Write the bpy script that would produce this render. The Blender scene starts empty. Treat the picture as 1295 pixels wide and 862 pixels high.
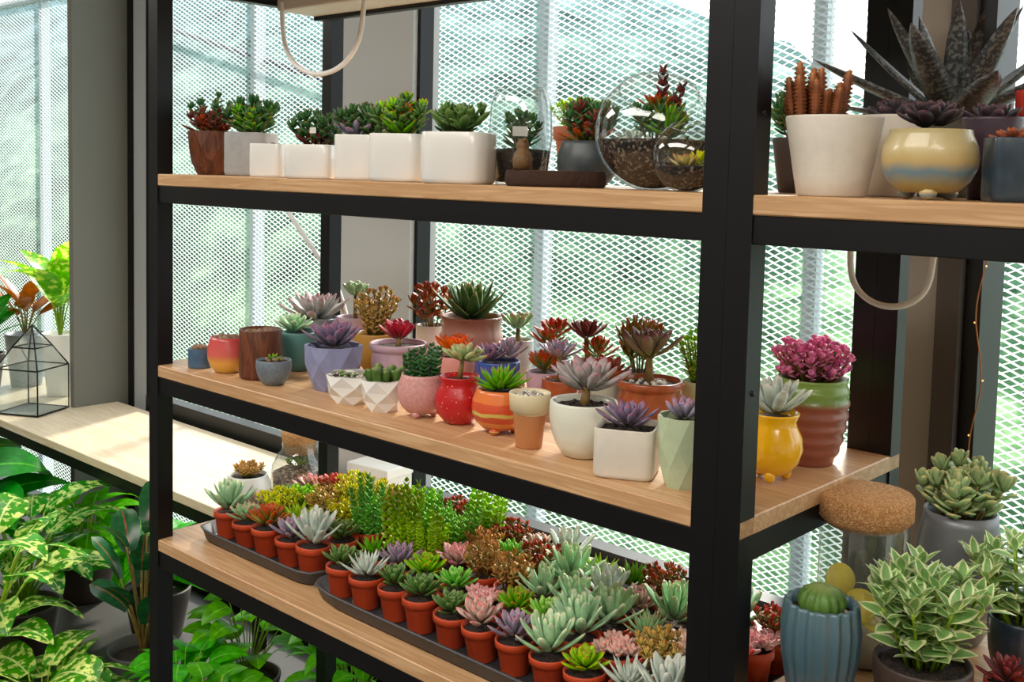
import bpy, math, random
from mathutils import Vector, Matrix
R_=random.Random(7)
def rnd(a,b): return R_.uniform(a,b)
col=bpy.context.scene.collection
# ------------------------------------------------------------------ colour + materials
def hx(h,a=1.0):
    if not isinstance(h,str): return h
    h=h.lstrip('#'); o=[]
    for i in (0,2,4):
        c=int(h[i:i+2],16)/255; o.append(c/12.92 if c<=.04045 else ((c+.055)/1.055)**2.4)
    return (o[0],o[1],o[2],a)
MC={}
def newmat(n):
    m=bpy.data.materials.new(n); m.use_nodes=True; nt=m.node_tree
    return m,nt,nt.nodes['Principled BSDF']
def N(nt,t,**k):
    n=nt.nodes.new(t)
    for a,b in k.items(): setattr(n,a,b)
    return n
def ramp(nt,stops,interp='LINEAR'):
    r=N(nt,'ShaderNodeValToRGB'); r.color_ramp.interpolation=interp; e=r.color_ramp.elements
    e[0].position=stops[0][0]; e[0].color=hx(stops[0][1]); e[1].position=stops[-1][0]; e[1].color=hx(stops[-1][1])
    for p,c in stops[1:-1]:
        x=e.new(p); x.color=hx(c)
    return r
def plain(n,c,rough=.5,metal=0,bump=0,bscale=60,var=0,spec=.5,coat=0):
    if n in MC: return MC[n]
    m,nt,b=newmat(n); b.inputs['Base Color'].default_value=hx(c); b.inputs['Roughness'].default_value=rough; b.inputs['Metallic'].default_value=metal
    b.inputs['Specular IOR Level'].default_value=spec; b.inputs['Coat Weight'].default_value=coat
    tc=N(nt,'ShaderNodeTexCoord'); ns=N(nt,'ShaderNodeTexNoise'); ns.inputs['Scale'].default_value=bscale; ns.inputs['Detail'].default_value=3
    nt.links.new(tc.outputs['Object'],ns.inputs['Vector'])
    if var:
        mx=N(nt,'ShaderNodeMixRGB',blend_type='MULTIPLY'); mx.inputs[0].default_value=1; mx.inputs[1].default_value=hx(c)
        rp=ramp(nt,[(.3,(1-var,1-var,1-var,1)),(.7,(1,1,1,1))]); nt.links.new(ns.outputs[0],rp.inputs[0]); nt.links.new(rp.outputs[0],mx.inputs[2]); nt.links.new(mx.outputs[0],b.inputs['Base Color'])
    if bump:
        bp=N(nt,'ShaderNodeBump'); bp.inputs['Strength'].default_value=bump; bp.inputs['Distance'].default_value=.002
        nt.links.new(ns.outputs[0],bp.inputs['Height']); nt.links.new(bp.outputs[0],b.inputs['Normal'])
    MC[n]=m; return m
def banded(n,stops,rough=.35,interp='CONSTANT',warp=.04,coat=.3):
    if n in MC: return MC[n]
    m,nt,b=newmat(n); b.inputs['Roughness'].default_value=rough; b.inputs['Coat Weight'].default_value=coat
    uv=N(nt,'ShaderNodeUVMap'); sp=N(nt,'ShaderNodeSeparateXYZ'); nt.links.new(uv.outputs[0],sp.inputs[0])
    tc=N(nt,'ShaderNodeTexCoord'); ns=N(nt,'ShaderNodeTexNoise'); ns.inputs['Scale'].default_value=40; nt.links.new(tc.outputs['Object'],ns.inputs['Vector'])
    ma=N(nt,'ShaderNodeMath',operation='MULTIPLY_ADD'); ma.inputs[1].default_value=warp
    nt.links.new(ns.outputs[0],ma.inputs[0]); nt.links.new(sp.outputs[1],ma.inputs[2])
    r=ramp(nt,stops,interp); nt.links.new(ma.outputs[0],r.inputs[0]); nt.links.new(r.outputs[0],b.inputs['Base Color'])
    MC[n]=m; return m
def dotted(n,c1,c2,scale=160,thr=.32,rough=.3):
    if n in MC: return MC[n]
    m,nt,b=newmat(n); b.inputs['Roughness'].default_value=rough
    tc=N(nt,'ShaderNodeTexCoord'); v=N(nt,'ShaderNodeTexVoronoi'); v.inputs['Scale'].default_value=scale; nt.links.new(tc.outputs['Object'],v.inputs['Vector'])
    r=ramp(nt,[(0,c2),(thr,c1)],'CONSTANT'); nt.links.new(v.outputs['Distance'],r.inputs[0]); nt.links.new(r.outputs[0],b.inputs['Base Color'])
    MC[n]=m; return m
def gravel(n,cols,scale=170,rough=.9):
    if n in MC: return MC[n]
    m,nt,b=newmat(n); b.inputs['Roughness'].default_value=rough
    tc=N(nt,'ShaderNodeTexCoord'); v=N(nt,'ShaderNodeTexVoronoi'); v.inputs['Scale'].default_value=scale; nt.links.new(tc.outputs['Object'],v.inputs['Vector'])
    sp=N(nt,'ShaderNodeSeparateXYZ'); nt.links.new(v.outputs['Color'],sp.inputs[0])
    st=[(i/len(cols),c) for i,c in enumerate(cols)]
    r=ramp(nt,st,'CONSTANT'); nt.links.new(sp.outputs[0],r.inputs[0]); nt.links.new(r.outputs[0],b.inputs['Base Color'])
    bp=N(nt,'ShaderNodeBump',invert=True); bp.inputs['Strength'].default_value=.8; bp.inputs['Distance'].default_value=.003
    nt.links.new(v.outputs['Distance'],bp.inputs['Height']); nt.links.new(bp.outputs[0],b.inputs['Normal'])
    MC[n]=m; return m
def leafm(n,base,mid,tip,rough=.45,edge=None,ethr=.7,tips=.82,trans=0,mott=None,mscale=90,rib=None,sat=1.2):
    if n in MC: return MC[n]
    m,nt,b=newmat(n); b.inputs['Roughness'].default_value=rough; b.inputs['Specular IOR Level'].default_value=.4
    uv=N(nt,'ShaderNodeUVMap'); sp=N(nt,'ShaderNodeSeparateXYZ'); nt.links.new(uv.outputs[0],sp.inputs[0])
    r=ramp(nt,[(0,base),(.45,mid),(tips,mid),(1,tip)]); nt.links.new(sp.outputs[1],r.inputs[0]); c=r.outputs[0]
    tc=N(nt,'ShaderNodeTexCoord')
    if mott:
        ns=N(nt,'ShaderNodeTexNoise'); ns.inputs['Scale'].default_value=mscale; ns.inputs['Detail'].default_value=2; nt.links.new(tc.outputs['Object'],ns.inputs['Vector'])
        rr=ramp(nt,[(.5,(0,0,0,1)),(.58,(1,1,1,1))]); nt.links.new(ns.outputs[0],rr.inputs[0])
        mx=N(nt,'ShaderNodeMixRGB'); nt.links.new(rr.outputs[0],mx.inputs[0]); nt.links.new(c,mx.inputs[1]); mx.inputs[2].default_value=hx(mott); c=mx.outputs[0]
    a=N(nt,'ShaderNodeMath',operation='SUBTRACT'); nt.links.new(sp.outputs[0],a.inputs[0]); a.inputs[1].default_value=.5
    ab=N(nt,'ShaderNodeMath',operation='ABSOLUTE'); nt.links.new(a.outputs[0],ab.inputs[0])
    if edge:
        rr=ramp(nt,[(ethr*.5,(0,0,0,1)),(min(.5,ethr*.5+.06),(1,1,1,1))]); nt.links.new(ab.outputs[0],rr.inputs[0])
        mx=N(nt,'ShaderNodeMixRGB'); nt.links.new(rr.outputs[0],mx.inputs[0]); nt.links.new(c,mx.inputs[1]); mx.inputs[2].default_value=hx(edge); c=mx.outputs[0]
    if rib:
        rr=ramp(nt,[(.015,(1,1,1,1)),(.04,(0,0,0,1))]); nt.links.new(ab.outputs[0],rr.inputs[0])
        mx=N(nt,'ShaderNodeMixRGB'); nt.links.new(rr.outputs[0],mx.inputs[0]); nt.links.new(c,mx.inputs[1]); mx.inputs[2].default_value=hx(rib); c=mx.outputs[0]
    oi=N(nt,'ShaderNodeObjectInfo'); hs=N(nt,'ShaderNodeHueSaturation')
    mr=N(nt,'ShaderNodeMapRange'); mr.inputs[3].default_value=.485; mr.inputs[4].default_value=.515; nt.links.new(oi.outputs['Random'],mr.inputs[0]); nt.links.new(mr.outputs[0],hs.inputs[0])
    n2=N(nt,'ShaderNodeTexNoise'); n2.inputs['Scale'].default_value=45; nt.links.new(tc.outputs['Object'],n2.inputs['Vector'])
    mv=N(nt,'ShaderNodeMapRange'); mv.inputs[1].default_value=.3; mv.inputs[2].default_value=.7; mv.inputs[3].default_value=.82; mv.inputs[4].default_value=1.42; nt.links.new(n2.outputs[0],mv.inputs[0]); nt.links.new(mv.outputs[0],hs.inputs[2])
    hs.inputs[1].default_value=sat
    nt.links.new(c,hs.inputs[4]); nt.links.new(hs.outputs[0],b.inputs['Base Color'])
    tr=N(nt,'ShaderNodeBsdfTranslucent'); nt.links.new(hs.outputs[0],tr.inputs[0]); ms=N(nt,'ShaderNodeMixShader'); ms.inputs[0].default_value=max(trans,.14)
    nt.links.new(b.outputs[0],ms.inputs[1]); nt.links.new(tr.outputs[0],ms.inputs[2]); nt.links.new(ms.outputs[0],nt.nodes['Material Output'].inputs[0])
    MC[n]=m; return m
def wood(n,c1,c2,rough=.45,sc=(1.2,26,26)):
    if n in MC: return MC[n]
    m,nt,b=newmat(n); b.inputs['Roughness'].default_value=rough
    tc=N(nt,'ShaderNodeTexCoord'); mp=N(nt,'ShaderNodeMapping'); mp.inputs['Scale'].default_value=sc; nt.links.new(tc.outputs['Object'],mp.inputs[0])
    ns=N(nt,'ShaderNodeTexNoise'); ns.inputs['Scale'].default_value=3; ns.inputs['Detail'].default_value=6; ns.inputs['Distortion'].default_value=.8; nt.links.new(mp.outputs[0],ns.inputs['Vector'])
    r=ramp(nt,[(.3,c1),(.5,c2),(.62,c1),(.75,c2)]); nt.links.new(ns.outputs[0],r.inputs[0]); nt.links.new(r.outputs[0],b.inputs['Base Color'])
    MC[n]=m; return m
def glassm(n,veil=0):
    m,nt,b=newmat(n); nt.nodes.remove(b)
    lw=N(nt,'ShaderNodeLayerWeight'); lw.inputs[0].default_value=.35
    cr=ramp(nt,[(0,(.93,.96,.95,1)),(.5,(.86,.9,.9,1)),(1,(.25,.3,.3,1))]); nt.links.new(lw.outputs['Facing'],cr.inputs[0])
    t=N(nt,'ShaderNodeBsdfTransparent'); nt.links.new(cr.outputs[0],t.inputs[0]); g=N(nt,'ShaderNodeBsdfGlossy'); g.inputs['Roughness'].default_value=.03
    fr=ramp(nt,[(0,(.1,.1,.1,1)),(.5,(.18,.18,.18,1)),(1,(.8,.8,.8,1))]); nt.links.new(lw.outputs['Facing'],fr.inputs[0])
    ms=N(nt,'ShaderNodeMixShader'); nt.links.new(fr.outputs[0],ms.inputs[0]); nt.links.new(t.outputs[0],ms.inputs[1]); nt.links.new(g.outputs[0],ms.inputs[2]); out=ms.outputs[0]
    if veil:  # pale diffuse veil mixed in to brighten clear glass so it shows
        d=N(nt,'ShaderNodeBsdfTranslucent'); d.inputs[0].default_value=(.8,.86,.84,1); d2=N(nt,'ShaderNodeBsdfDiffuse'); d2.inputs[0].default_value=(.75,.8,.78,1); m1=N(nt,'ShaderNodeMixShader'); nt.links.new(d.outputs[0],m1.inputs[1]); nt.links.new(d2.outputs[0],m1.inputs[2])
        m2=N(nt,'ShaderNodeMixShader'); m2.inputs[0].default_value=veil; nt.links.new(out,m2.inputs[1]); nt.links.new(m1.outputs[0],m2.inputs[2]); out=m2.outputs[0]
    nt.links.new(out,nt.nodes['Material Output'].inputs[0])
    return m
BLACK=plain('black_steel','#0b0b0e',.42,.3)
WOOD=wood('shelf_oak','#d4ad82','#bb8f64',.42)
DESKW=wood('desk_ash','#e2d3bc','#d1bd9f',.35,(1,14,14))
SOIL=gravel('soil',['#1d1411','#2c1f19','#3a2a20','#140e0b'],260)
PEB=gravel('white_gravel',['#d9d4c8','#b9b0a2','#efeae0','#8f867b'],200)
GL=glassm('thin_glass'); GLD=glassm('jar_glass',.06)
# ------------------------------------------------------------------ mesh builder
class MB:
    def __init__(s): s.v=[];s.f=[];s.uv=[];s.mi=[];s.sm=[];s.mats=[];s.xf=None
    def add(s,vs,fs,uvs,m,smooth=True):
        if m not in s.mats: s.mats.append(m)
        k=s.mats.index(m); b=len(s.v)
        if s.xf is not None: vs=[s.xf@Vector(p) for p in vs]
        s.v+=[tuple(p) for p in vs]; s.uv+=uvs
        for f in fs: s.f.append([i+b for i in f]); s.mi.append(k); s.sm.append(smooth)
    def mesh(s,name):
        me=bpy.data.meshes.new(name); me.from_pydata(s.v,[],s.f)
        for m in s.mats: me.materials.append(m)
        me.polygons.foreach_set('material_index',s.mi); me.polygons.foreach_set('use_smooth',s.sm)
        ul=me.uv_layers.new(name='UVMap'); li=[0]*len(me.loops); me.loops.foreach_get('vertex_index',li)
        d=[]
        for i in li: d+=s.uv[i]
        ul.data.foreach_set('uv',d); me.update(); return me
    def obj(s,name,loc=(0,0,0),rot=0,parent=None):
        o=bpy.data.objects.new(name,s.mesh(name)); col.objects.link(o); o.location=loc; o.rotation_euler=(0,0,rot)
        if parent: o.parent=parent
        return o
def empty(name,loc=(0,0,0)):
    e=bpy.data.objects.new(name,None); col.objects.link(e); e.location=loc; e.empty_display_size=.05; return e
def boxm(mb,m,x0,x1,y0,y1,z0,z1,bev=0.0):
    b=bev
    if b<=0:
        vs=[(x,y,z) for z in (z0,z1) for y in (y0,y1) for x in (x0,x1)]
        mb.add(vs,[(0,2,3,1),(4,5,7,6),(0,1,5,4),(2,6,7,3),(0,4,6,2),(1,3,7,5)],[(0,0)]*8,m,False); return
    ri=[]; 
    for z,i in ((z0,b),(z0+b,0),(z1-b,0),(z1,b)):
        ri.append([(x0+i,y0+i,z),(x1-i,y0+i,z),(x1-i,y1-i,z),(x0+i,y1-i,z)])
    vs=[p for r in ri for p in r]; fs=[(3,2,1,0),(12,13,14,15)]
    for k in range(3):
        for j in range(4): fs.append((k*4+j,k*4+(j+1)%4,k*4+4+(j+1)%4,k*4+4+j))
    mb.add(vs,fs,[(0,0)]*16,m,False)
def box(name,m,x0,x1,y0,y1,z0,z1,parent=None,bev=0):
    c=((x0+x1)/2,(y0+y1)/2,(z0+z1)/2); mb=MB(); boxm(mb,m,x0-c[0],x1-c[0],y0-c[1],y1-c[1],z0-c[2],z1-c[2],bev)
    o=mb.obj(name); o.location=c
    if parent: o.parent=parent; o.location=Vector(c)-parent.location
    return o
def interp(tab,t):
    for (a,x),(b,y) in zip(tab,tab[1:]):
        if t<=b: return x+(y-x)*(t-a)/(b-a)
    return tab[-1][1]
SH={'spat':[(0,.35),(.3,.55),(.6,.92),(.75,1),(.9,.72),(1,0)],'lance':[(0,.8),(.25,1),(.6,.75),(.85,.35),(1,0)],
'ovate':[(0,.08),(.1,.5),(.35,1),(.6,.9),(.85,.42),(1,0)],'obl':[(0,.45),(.3,.85),(.6,1),(.85,.85),(.95,.5),(1,0)],'heart':[(0,.3),(.06,.8),(.25,1),(.5,.88),(.8,.45),(1,0)],'bean':[(0,.5),(.2,.9),(.6,1),(.9,.75),(1,0)],'aloe':[(0,.9),(.3,1),(.6,.85),(.8,.6),(.92,.3),(1,0)]}
def leaf(mb,m,o,a,e,L,w,th,curl=0,shape='spat',segs=6,ring=6):
    h=Vector((math.cos(a),math.sin(a),0)); s=Vector((-math.sin(a),math.cos(a),0)); z=Vector((0,0,1))
    p=Vector(o); vs=[tuple(p)]; uv=[(.5,0)]; pt=0; tb=SH[shape]
    for i in range(1,segs+1):
        t=math.sin(math.pi/2*i/segs) if i<segs else 1
        el=e+curl*(t+pt)/2; p=p+(h*math.cos(el)+z*math.sin(el))*(L*(t-pt)); pt=t
        if i==segs: vs.append(tuple(p)); uv.append((.5,1)); break
        nn=-h*math.sin(el)+z*math.cos(el); ww=interp(tb,t)*w/2; hh=interp(tb,t)**.6*th/2*(1.1-.4*t)
        for k in range(ring):
            q=2*math.pi*k/ring; sn=math.sin(q); vs.append(tuple(p+s*(math.cos(q)*ww)+nn*(sn*hh*(.55 if sn>0 else 1.3)+abs(math.cos(q))*hh*.5))); uv.append((.5+.5*math.cos(q),t))
    fs=[]
    for k in range(ring): fs.append((0,1+(k+1)%ring,1+k))
    for i in range(segs-2):
        b=1+i*ring
        for k in range(ring): fs.append((b+k,b+(k+1)%ring,b+ring+(k+1)%ring,b+ring+k))
    b=1+(segs-2)*ring; tip=len(vs)-1
    for k in range(ring): fs.append((b+k,b+(k+1)%ring,tip))
    mb.add(vs,fs,uv,m)
def fleaf(mb,m,o,a,e,L,w,curl=0,shape='ovate',segs=8,cup=.15,roll=0,wave=0):
    h=Vector((math.cos(a),math.sin(a),0)); s0=Vector((-math.sin(a),math.cos(a),0)); z=Vector((0,0,1)); p=Vector(o); vs=[];uv=[]; pt=0; tb=SH[shape]
    for i in range(segs+1):
        t=i/segs; el=e+curl*(t+pt)/2; p=p+(h*math.cos(el)+z*math.sin(el))*(L*(t-pt)); pt=t
        n0=-h*math.sin(el)+z*math.cos(el); s=s0*math.cos(roll)+n0*math.sin(roll); nn=n0*math.cos(roll)-s0*math.sin(roll)
        ww=max(interp(tb,t),.01)*w/2
        for k in (-1,-.5,0,.5,1):
            vs.append(tuple(p+s*(k*ww)+nn*(abs(k)*ww*cup+(math.sin(t*14+k*2)*wave*abs(k))))); uv.append((.5+.5*k,t))
    fs=[]
    for i in range(segs):
        for k in range(4): b=i*5+k; fs.append((b,b+1,b+6,b+5))
    mb.add(vs,fs,uv,m)
def tube(mb,m,pts,r0,r1=None,seg=6):
    r1=r0 if r1 is None else r1; n=len(pts); vs=[];uv=[];fs=[]
    for i,p in enumerate(pts):
        p=Vector(p); d=(Vector(pts[min(i+1,n-1)])-Vector(pts[max(i-1,0)])).normalized()
        x=d.orthogonal().normalized() if i==0 else (x-d*x.dot(d)).normalized()
        y=d.cross(x); r=r0+(r1-r0)*i/(n-1)
        for k in range(seg):
            q=2*math.pi*k/seg; vs.append(tuple(p+x*(math.cos(q)*r)+y*(math.sin(q)*r))); uv.append((k/seg,i/(n-1)))
    for i in range(n-1):
        for k in range(seg): fs.append((i*seg+k,i*seg+(k+1)%seg,(i+1)*seg+(k+1)%seg,(i+1)*seg+k))
    fs.append(tuple(range(seg))[::-1]); fs.append(tuple((n-1)*seg+k for k in range(seg)))
    mb.add(vs,fs,uv,m)
def lathe(mb,m,prof,seg=36,p=2,rot=0,ribs=0,amp=0,zt=None,smooth=True,c=(0,0,0),facet=0):
    vs=[];uv=[];fs=[]; zm=max(z for r,z in prof) or 1
    for i,(r,z) in enumerate(prof):
        for k in range(seg):
            q=2*math.pi*(k+(facet*.5 if facet and i%2 else 0))/seg
            rr=r
            if p!=2: rr=r/((abs(math.cos(q))**p+abs(math.sin(q))**p)**(1/p))
            if ribs: rr*=1+amp*math.cos(q*ribs)
            vs.append((c[0]+rr*math.cos(q+rot),c[1]+rr*math.sin(q+rot),c[2]+z)); uv.append((k/seg,z/zm))
    for i in range(len(prof)-1):
        for k in range(seg):
            a,b,cc,d=i*seg+k,i*seg+(k+1)%seg,(i+1)*seg+(k+1)%seg,(i+1)*seg+k
            if facet:
                if i%2: fs+= [(a,b,cc),(a,cc,d)]
                else: fs+=[(a,b,d),(b,cc,d)]
            else: fs.append((a,b,cc,d))
    mb.add(vs,fs,uv,m,smooth)
def ball(mb,m,c,r,seg=10,rings=7,jit=0):
    if not hasattr(r,'__len__'): r=(r,r,r)
    vs=[];uv=[];fs=[]
    for i in range(rings+1):
        th=math.pi*i/rings
        for k in range(seg):
            q=2*math.pi*k/seg; j=1+rnd(-jit,jit); vs.append((c[0]+r[0]*j*math.sin(th)*math.cos(q),c[1]+r[1]*j*math.sin(th)*math.sin(q),c[2]-r[2]*math.cos(th))); uv.append((k/seg,i/rings))
    for i in range(rings):
        for k in range(seg): fs.append((i*seg+k,i*seg+(k+1)%seg,(i+1)*seg+(k+1)%seg,(i+1)*seg+k))
    mb.add(vs,fs,uv,m)
# ------------------------------------------------------------------ pots
PR={'cyl':[(0,0),(.9,0),(.97,.03),(1,.1),(1,.6),(1,.98),(.985,1),(.93,1),(.91,.84)],
'taper':[(0,0),(.66,0),(.71,.02),(.78,.25),(.88,.6),(.99,.97),(.98,1),(.91,1),(.87,.84)],
'round':[(0,0),(.5,0),(.62,.03),(.84,.18),(.97,.38),(1,.55),(.96,.75),(.86,.92),(.84,1),(.77,1),(.76,.86)],
'egg':[(0,0),(.48,0),(.58,.03),(.78,.2),(.92,.42),(1,.7),(.985,.97),(.965,1),(.9,1),(.88,.86)],
'nurs':[(0,0),(.66,0),(.69,.03),(.88,.76),(.9,.77),(.99,.78),(1,.98),(.98,1),(.92,1),(.88,.84)],
'rim':[(0,0),(.62,0),(.72,.05),(.88,.3),(.93,.55),(.88,.78),(.9,.82),(1,.86),(1,.97),(.97,1),(.88,1),(.85,.86)],
'cone':[(0,0),(.6,0),(.64,.03),(.78,.6),(.8,.66),(.95,.68),(1,.98),(.98,1),(.9,1),(.86,.88)],
'bowl':[(0,0),(.45,0),(.5,.03),(.75,.2),(.93,.5),(1,.8),(1,.97),(.98,1),(.92,1),(.88,.86)],
'belly':[(0,0),(.45,0),(.6,.04),(.87,.2),(1,.42),(.95,.62),(.78,.78),(.74,.86),(.84,.97),(.84,1),(.77,1),(.7,.88)],
'tall':[(0,0),(.6,0),(.64,.02),(.82,.2),(.96,.5),(1,.75),(.93,.97),(.91,1),(.84,1),(.82,.88)]}
def pot(mb,style,r,h,m,p=2,rot=0,ribs=0,amp=.03,feet=0,soil=SOIL,facet=0,seg=40,rings=0):
    z0=0
    if feet:
        z0=h*.1
        for k in range(feet):
            q=2*math.pi*k/feet+.9; ball(mb,m,(r*.5*math.cos(q),r*.5*math.sin(q),z0*1.0),(r*.2,r*.2,z0*1.0),8,6)
    H=h-z0; prof=[(a*r,z0+b*H) for a,b in PR[style]]
    if rings:
        q=[]
        for i in range(33):
            t=i/32; q.append((interp(sorted([(b,a) for a,b in PR[style][1:-3]]),t)*r*(1+.03*math.cos(t*rings*6.283)),z0+t*H))
        prof=[(0,z0)]+q+[(q[-1][0]*.92,z0+H),(q[-1][0]*.9,z0+H*.86)]
    if facet:
        r*=1.07; prof=[(0,z0),(.66*r,z0),(.86*r,z0+.3*H),(1*r,z0+.62*H),(1*r,z0+H),(.92*r,z0+H),(.88*r,z0+.86*H)]
        lathe(mb,m,prof,facet,2,rot,smooth=False,facet=1)
    else: lathe(mb,m,prof,seg,p,rot,ribs,amp)
    s_=prof[-1][0]; sz=prof[-1][1]+.004
    k=seg if not facet else facet
    lathe(mb,soil,[(s_*1.02,0),(s_*.6,.002),(0.0001,.004)],k,p,rot,c=(0,0,sz-.002))
    return sz
# ------------------------------------------------------------------ plants (z = soil height)
GA=2.399963
def rosette(mb,m,z,R,n=28,w=.32,th=.12,e0=12,e1=80,curl=.35,shape='spat',c=(0,0),lift=.25,segs=6,pw=1.1,inner=.35):
    a0=rnd(0,6.28)
    for i in range(n):
        k=i/(n-1); L=R*(1-(1-inner)*k**1.2)*rnd(.92,1.05); e=math.radians(e0+(e1-e0)*k**pw+rnd(-4,4)); a=a0+i*GA
        o=(c[0]+math.cos(a)*R*.05,c[1]+math.sin(a)*R*.05,z+R*lift*(.2+.6*k))
        leaf(mb,m,o,a,e,L,R*w*(1-.45*k),R*th*(1-.3*k),curl,shape,segs)
def stemros(mb,m,z,hs,R,st,**k):
    x,y=k.pop('c',(0,0)); dx,dy=rnd(-.2,.2)*hs,rnd(-.2,.2)*hs
    tube(mb,st,[(x,y,z-.005),(x+dx*.5,y+dy*.4,z+hs*.5),(x+dx,y+dy,z+hs+R*.1)],R*.11,R*.08)
    rosette(mb,m,z+hs,R,c=(x+dx,y+dy),**k)
def bush(mb,m,st,z,R,H,stems=9,leafL=.02,lw=.5,th=.2,per=10,shape='obl',e=25,start=.35,sr=.0015,flat=False,curl=.2,top=5,cup=.15,tilt=1.0,c=(0,0)):
    for s in range(stems):
        q=s*GA+rnd(-.3,.3); rr=R*math.sqrt((s+.5)/stems)*.85; hh=H*(1-.35*(rr/R)**2)*rnd(.8,1.08)
        p0=Vector((c[0]+math.cos(q)*rr*.3,c[1]+math.sin(q)*rr*.3,z-.004)); p2=Vector((c[0]+math.cos(q)*rr*tilt,c[1]+math.sin(q)*rr*tilt,z+hh)); p1=(p0+p2)/2+Vector((0,0,hh*.12))
        B=lambda t:p0*(1-t)**2+p1*(2*t*(1-t))+p2*t*t
        tube(mb,st,[B(t/5) for t in range(6)],sr*1.3,sr,5)
        for j in range(per):
            t=start+(1-start)*j/per; a=j*GA+s; P=B(t); l=leafL*rnd(.8,1.1)*(1 if flat else (1.1-.3*t))
            if flat: fleaf(mb,m,P,a,math.radians(e+rnd(-12,15)),l,l*lw,-curl,shape,5,cup,rnd(-.3,.3))
            else: leaf(mb,m,P,a,math.radians(e+rnd(-10,10)),l,l*lw,l*th,curl,shape,5,5)
        P=B(1)
        for j in range(top):
            a=j*GA+s*2; l=leafL*.8
            if flat: fleaf(mb,m,P,a,math.radians(50+j*5),l,l*lw*.8,-curl,shape,5,cup)
            else: leaf(mb,m,P,a,math.radians(45+j*8),l,l*lw*.9,l*th,curl,shape,5,5)
def stack(mb,m,z,H,R,c=(0,0),lean=(0,0),n=None,shape='heart'):
    n=n or int(H/(R*.42)); 
    for i in range(n):
        t=i/n; x=c[0]+lean[0]*t*H; y=c[1]+lean[1]*t*H; r=R*(1-.45*t**3)
        for k in range(2): leaf(mb,m,(x,y,z+t*H),k*math.pi+i*math.pi/2+.3*t,math.radians(22+30*t),r,r*1.0,r*.3,.3,shape,4,6)
def fingers(mb,m,z,H,R,n,r,bump=.1,segs=9,c=(0,0)):
    for i in range(n):
        q=i*GA; rr=R*math.sqrt((i+.3)/n); x,y=c[0]+rr*math.cos(q),c[1]+rr*math.sin(q); h=H*rnd(.55,1.05)*(1-.2*rr/R); lx,ly=math.cos(q)*rr*.35,math.sin(q)*rr*.35
        prof=[]; 
        for k in range(segs*2+1):
            t=k/(segs*2); prof.append((r*(math.sqrt(max(0,1-t**5)))*(1+bump*(1 if k%2 else -1))*(.85+.3*t) if t<1 else .0001,t*h))
        old=mb.xf; sx=Matrix.Identity(4); sx[0][2]=lx/h; sx[1][2]=ly/h; mb.xf=(old or Matrix.Identity(4))@Matrix.Translation((x,y,z-.003))@sx
        lathe(mb,m,prof,14,ribs=7,amp=bump); mb.xf=old
def pebbles(mb,m,z,R,n,r,c=(0,0)):
    for i in range(n):
        q=i*GA; rr=R*math.sqrt((i+.4)/n); s=r*rnd(.7,1.15); ball(mb,m,(c[0]+rr*math.cos(q),c[1]+rr*math.sin(q),z+s*.4),(s,s*rnd(.8,1),s*.75),8,6,.06)
# leaf palette
lm=leafm
L_gp=lm('leaf_grey_purple','#7d8a7c','#9890a0','#c0889e'); L_dgp=lm('leaf_dusky_purple','#6a6f70','#877a90','#a2647e')
L_green=lm('leaf_green','#558a38','#7aac4a','#b5763e'); L_gr2=lm('leaf_bright_green','#6da13c','#98c44e','#d06a4a',tips=.88)
L_mint=lm('leaf_mint','#8fb896','#b4d3ae','#e6e6c8'); L_yel=lm('leaf_yellow_green','#b0bc30','#dee048','#ecc85a')
L_red=lm('leaf_red','#8a5a3a','#b0443e','#a82832'); L_redg=lm('leaf_red_tipped','#5d8a4c','#8e7e4e','#c8363c',tips=.55)
L_org=lm('leaf_orange','#9ca850','#e0763e','#d2432a'); L_dk=lm('leaf_dark_green','#34502f','#446a40','#6f6040'); L_aga=lm('leaf_agave','#3d5a3a','#4f7046','#c8c090',edge='#b8b87c',ethr=.86)
L_silv=lm('leaf_silver','#a9b6a6','#c9d3c8','#dcd6c8',.8,sat=1.05); L_pink=lm('leaf_pale_pink','#a9b49c','#d4b8b0','#e88890'); L_mar=lm('leaf_maroon','#4c3a32','#74403e','#944448')
L_blk=lm('leaf_blackish','#20231f','#3a3236','#5c4347'); L_pinkf=lm('flower_pink','#d060a4','#f294c8','#ffc4e2',sat=1.1); L_brown=lm('cactus_brown','#4a3018','#8c5a34','#c08854',sat=1.05)
L_lith=lm('lithops_skin','#5e5448','#8b7562','#6d4c3c'); L_cact=lm('cactus_green','#3f5c34','#5d7d48','#8a9a68'); L_st=lm('stem_brown','#6d5a3c','#7d6a46','#8a7a50')
L_stg=lm('stem_green','#6d8a3c','#7d9a46','#8aa450'); L_ped=lm('leaf_variegated_pastel','#96a860','#cdb478','#dc8870'); L_cel=lm('leaf_celadon','#7fa47c','#a5c298','#dc9a94')
L_var=lm('leaf_variegated_cream','#84b068','#78a462','#cdd6a4',.4,edge='#d6dfb0',ethr=.55,trans=.3,sat=1.05); L_jade=lm('leaf_grey_jade','#7c9068','#a0b286','#d0c490',edge='#dcd6ac',ethr=.86)
L_aloe=lm('leaf_spotted_aloe','#42463e','#3e3e40','#54484c',.35,mott='#6c6e68',mscale=170); L_mon=lm('leaf_monstera','#2a6026','#35752c','#357028',.3,trans=.35,rib='#70a850')
L_dief=lm('leaf_dieffenbachia','#48903a','#3f8432','#357a2c',.3,trans=.35,mott='#ccdc90',mscale=42,rib='#d0e0a0'); L_rub=lm('leaf_rubber','#24482e','#2b5434','#3f6440',.2,trans=.1,rib='#8a5a48')
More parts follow.
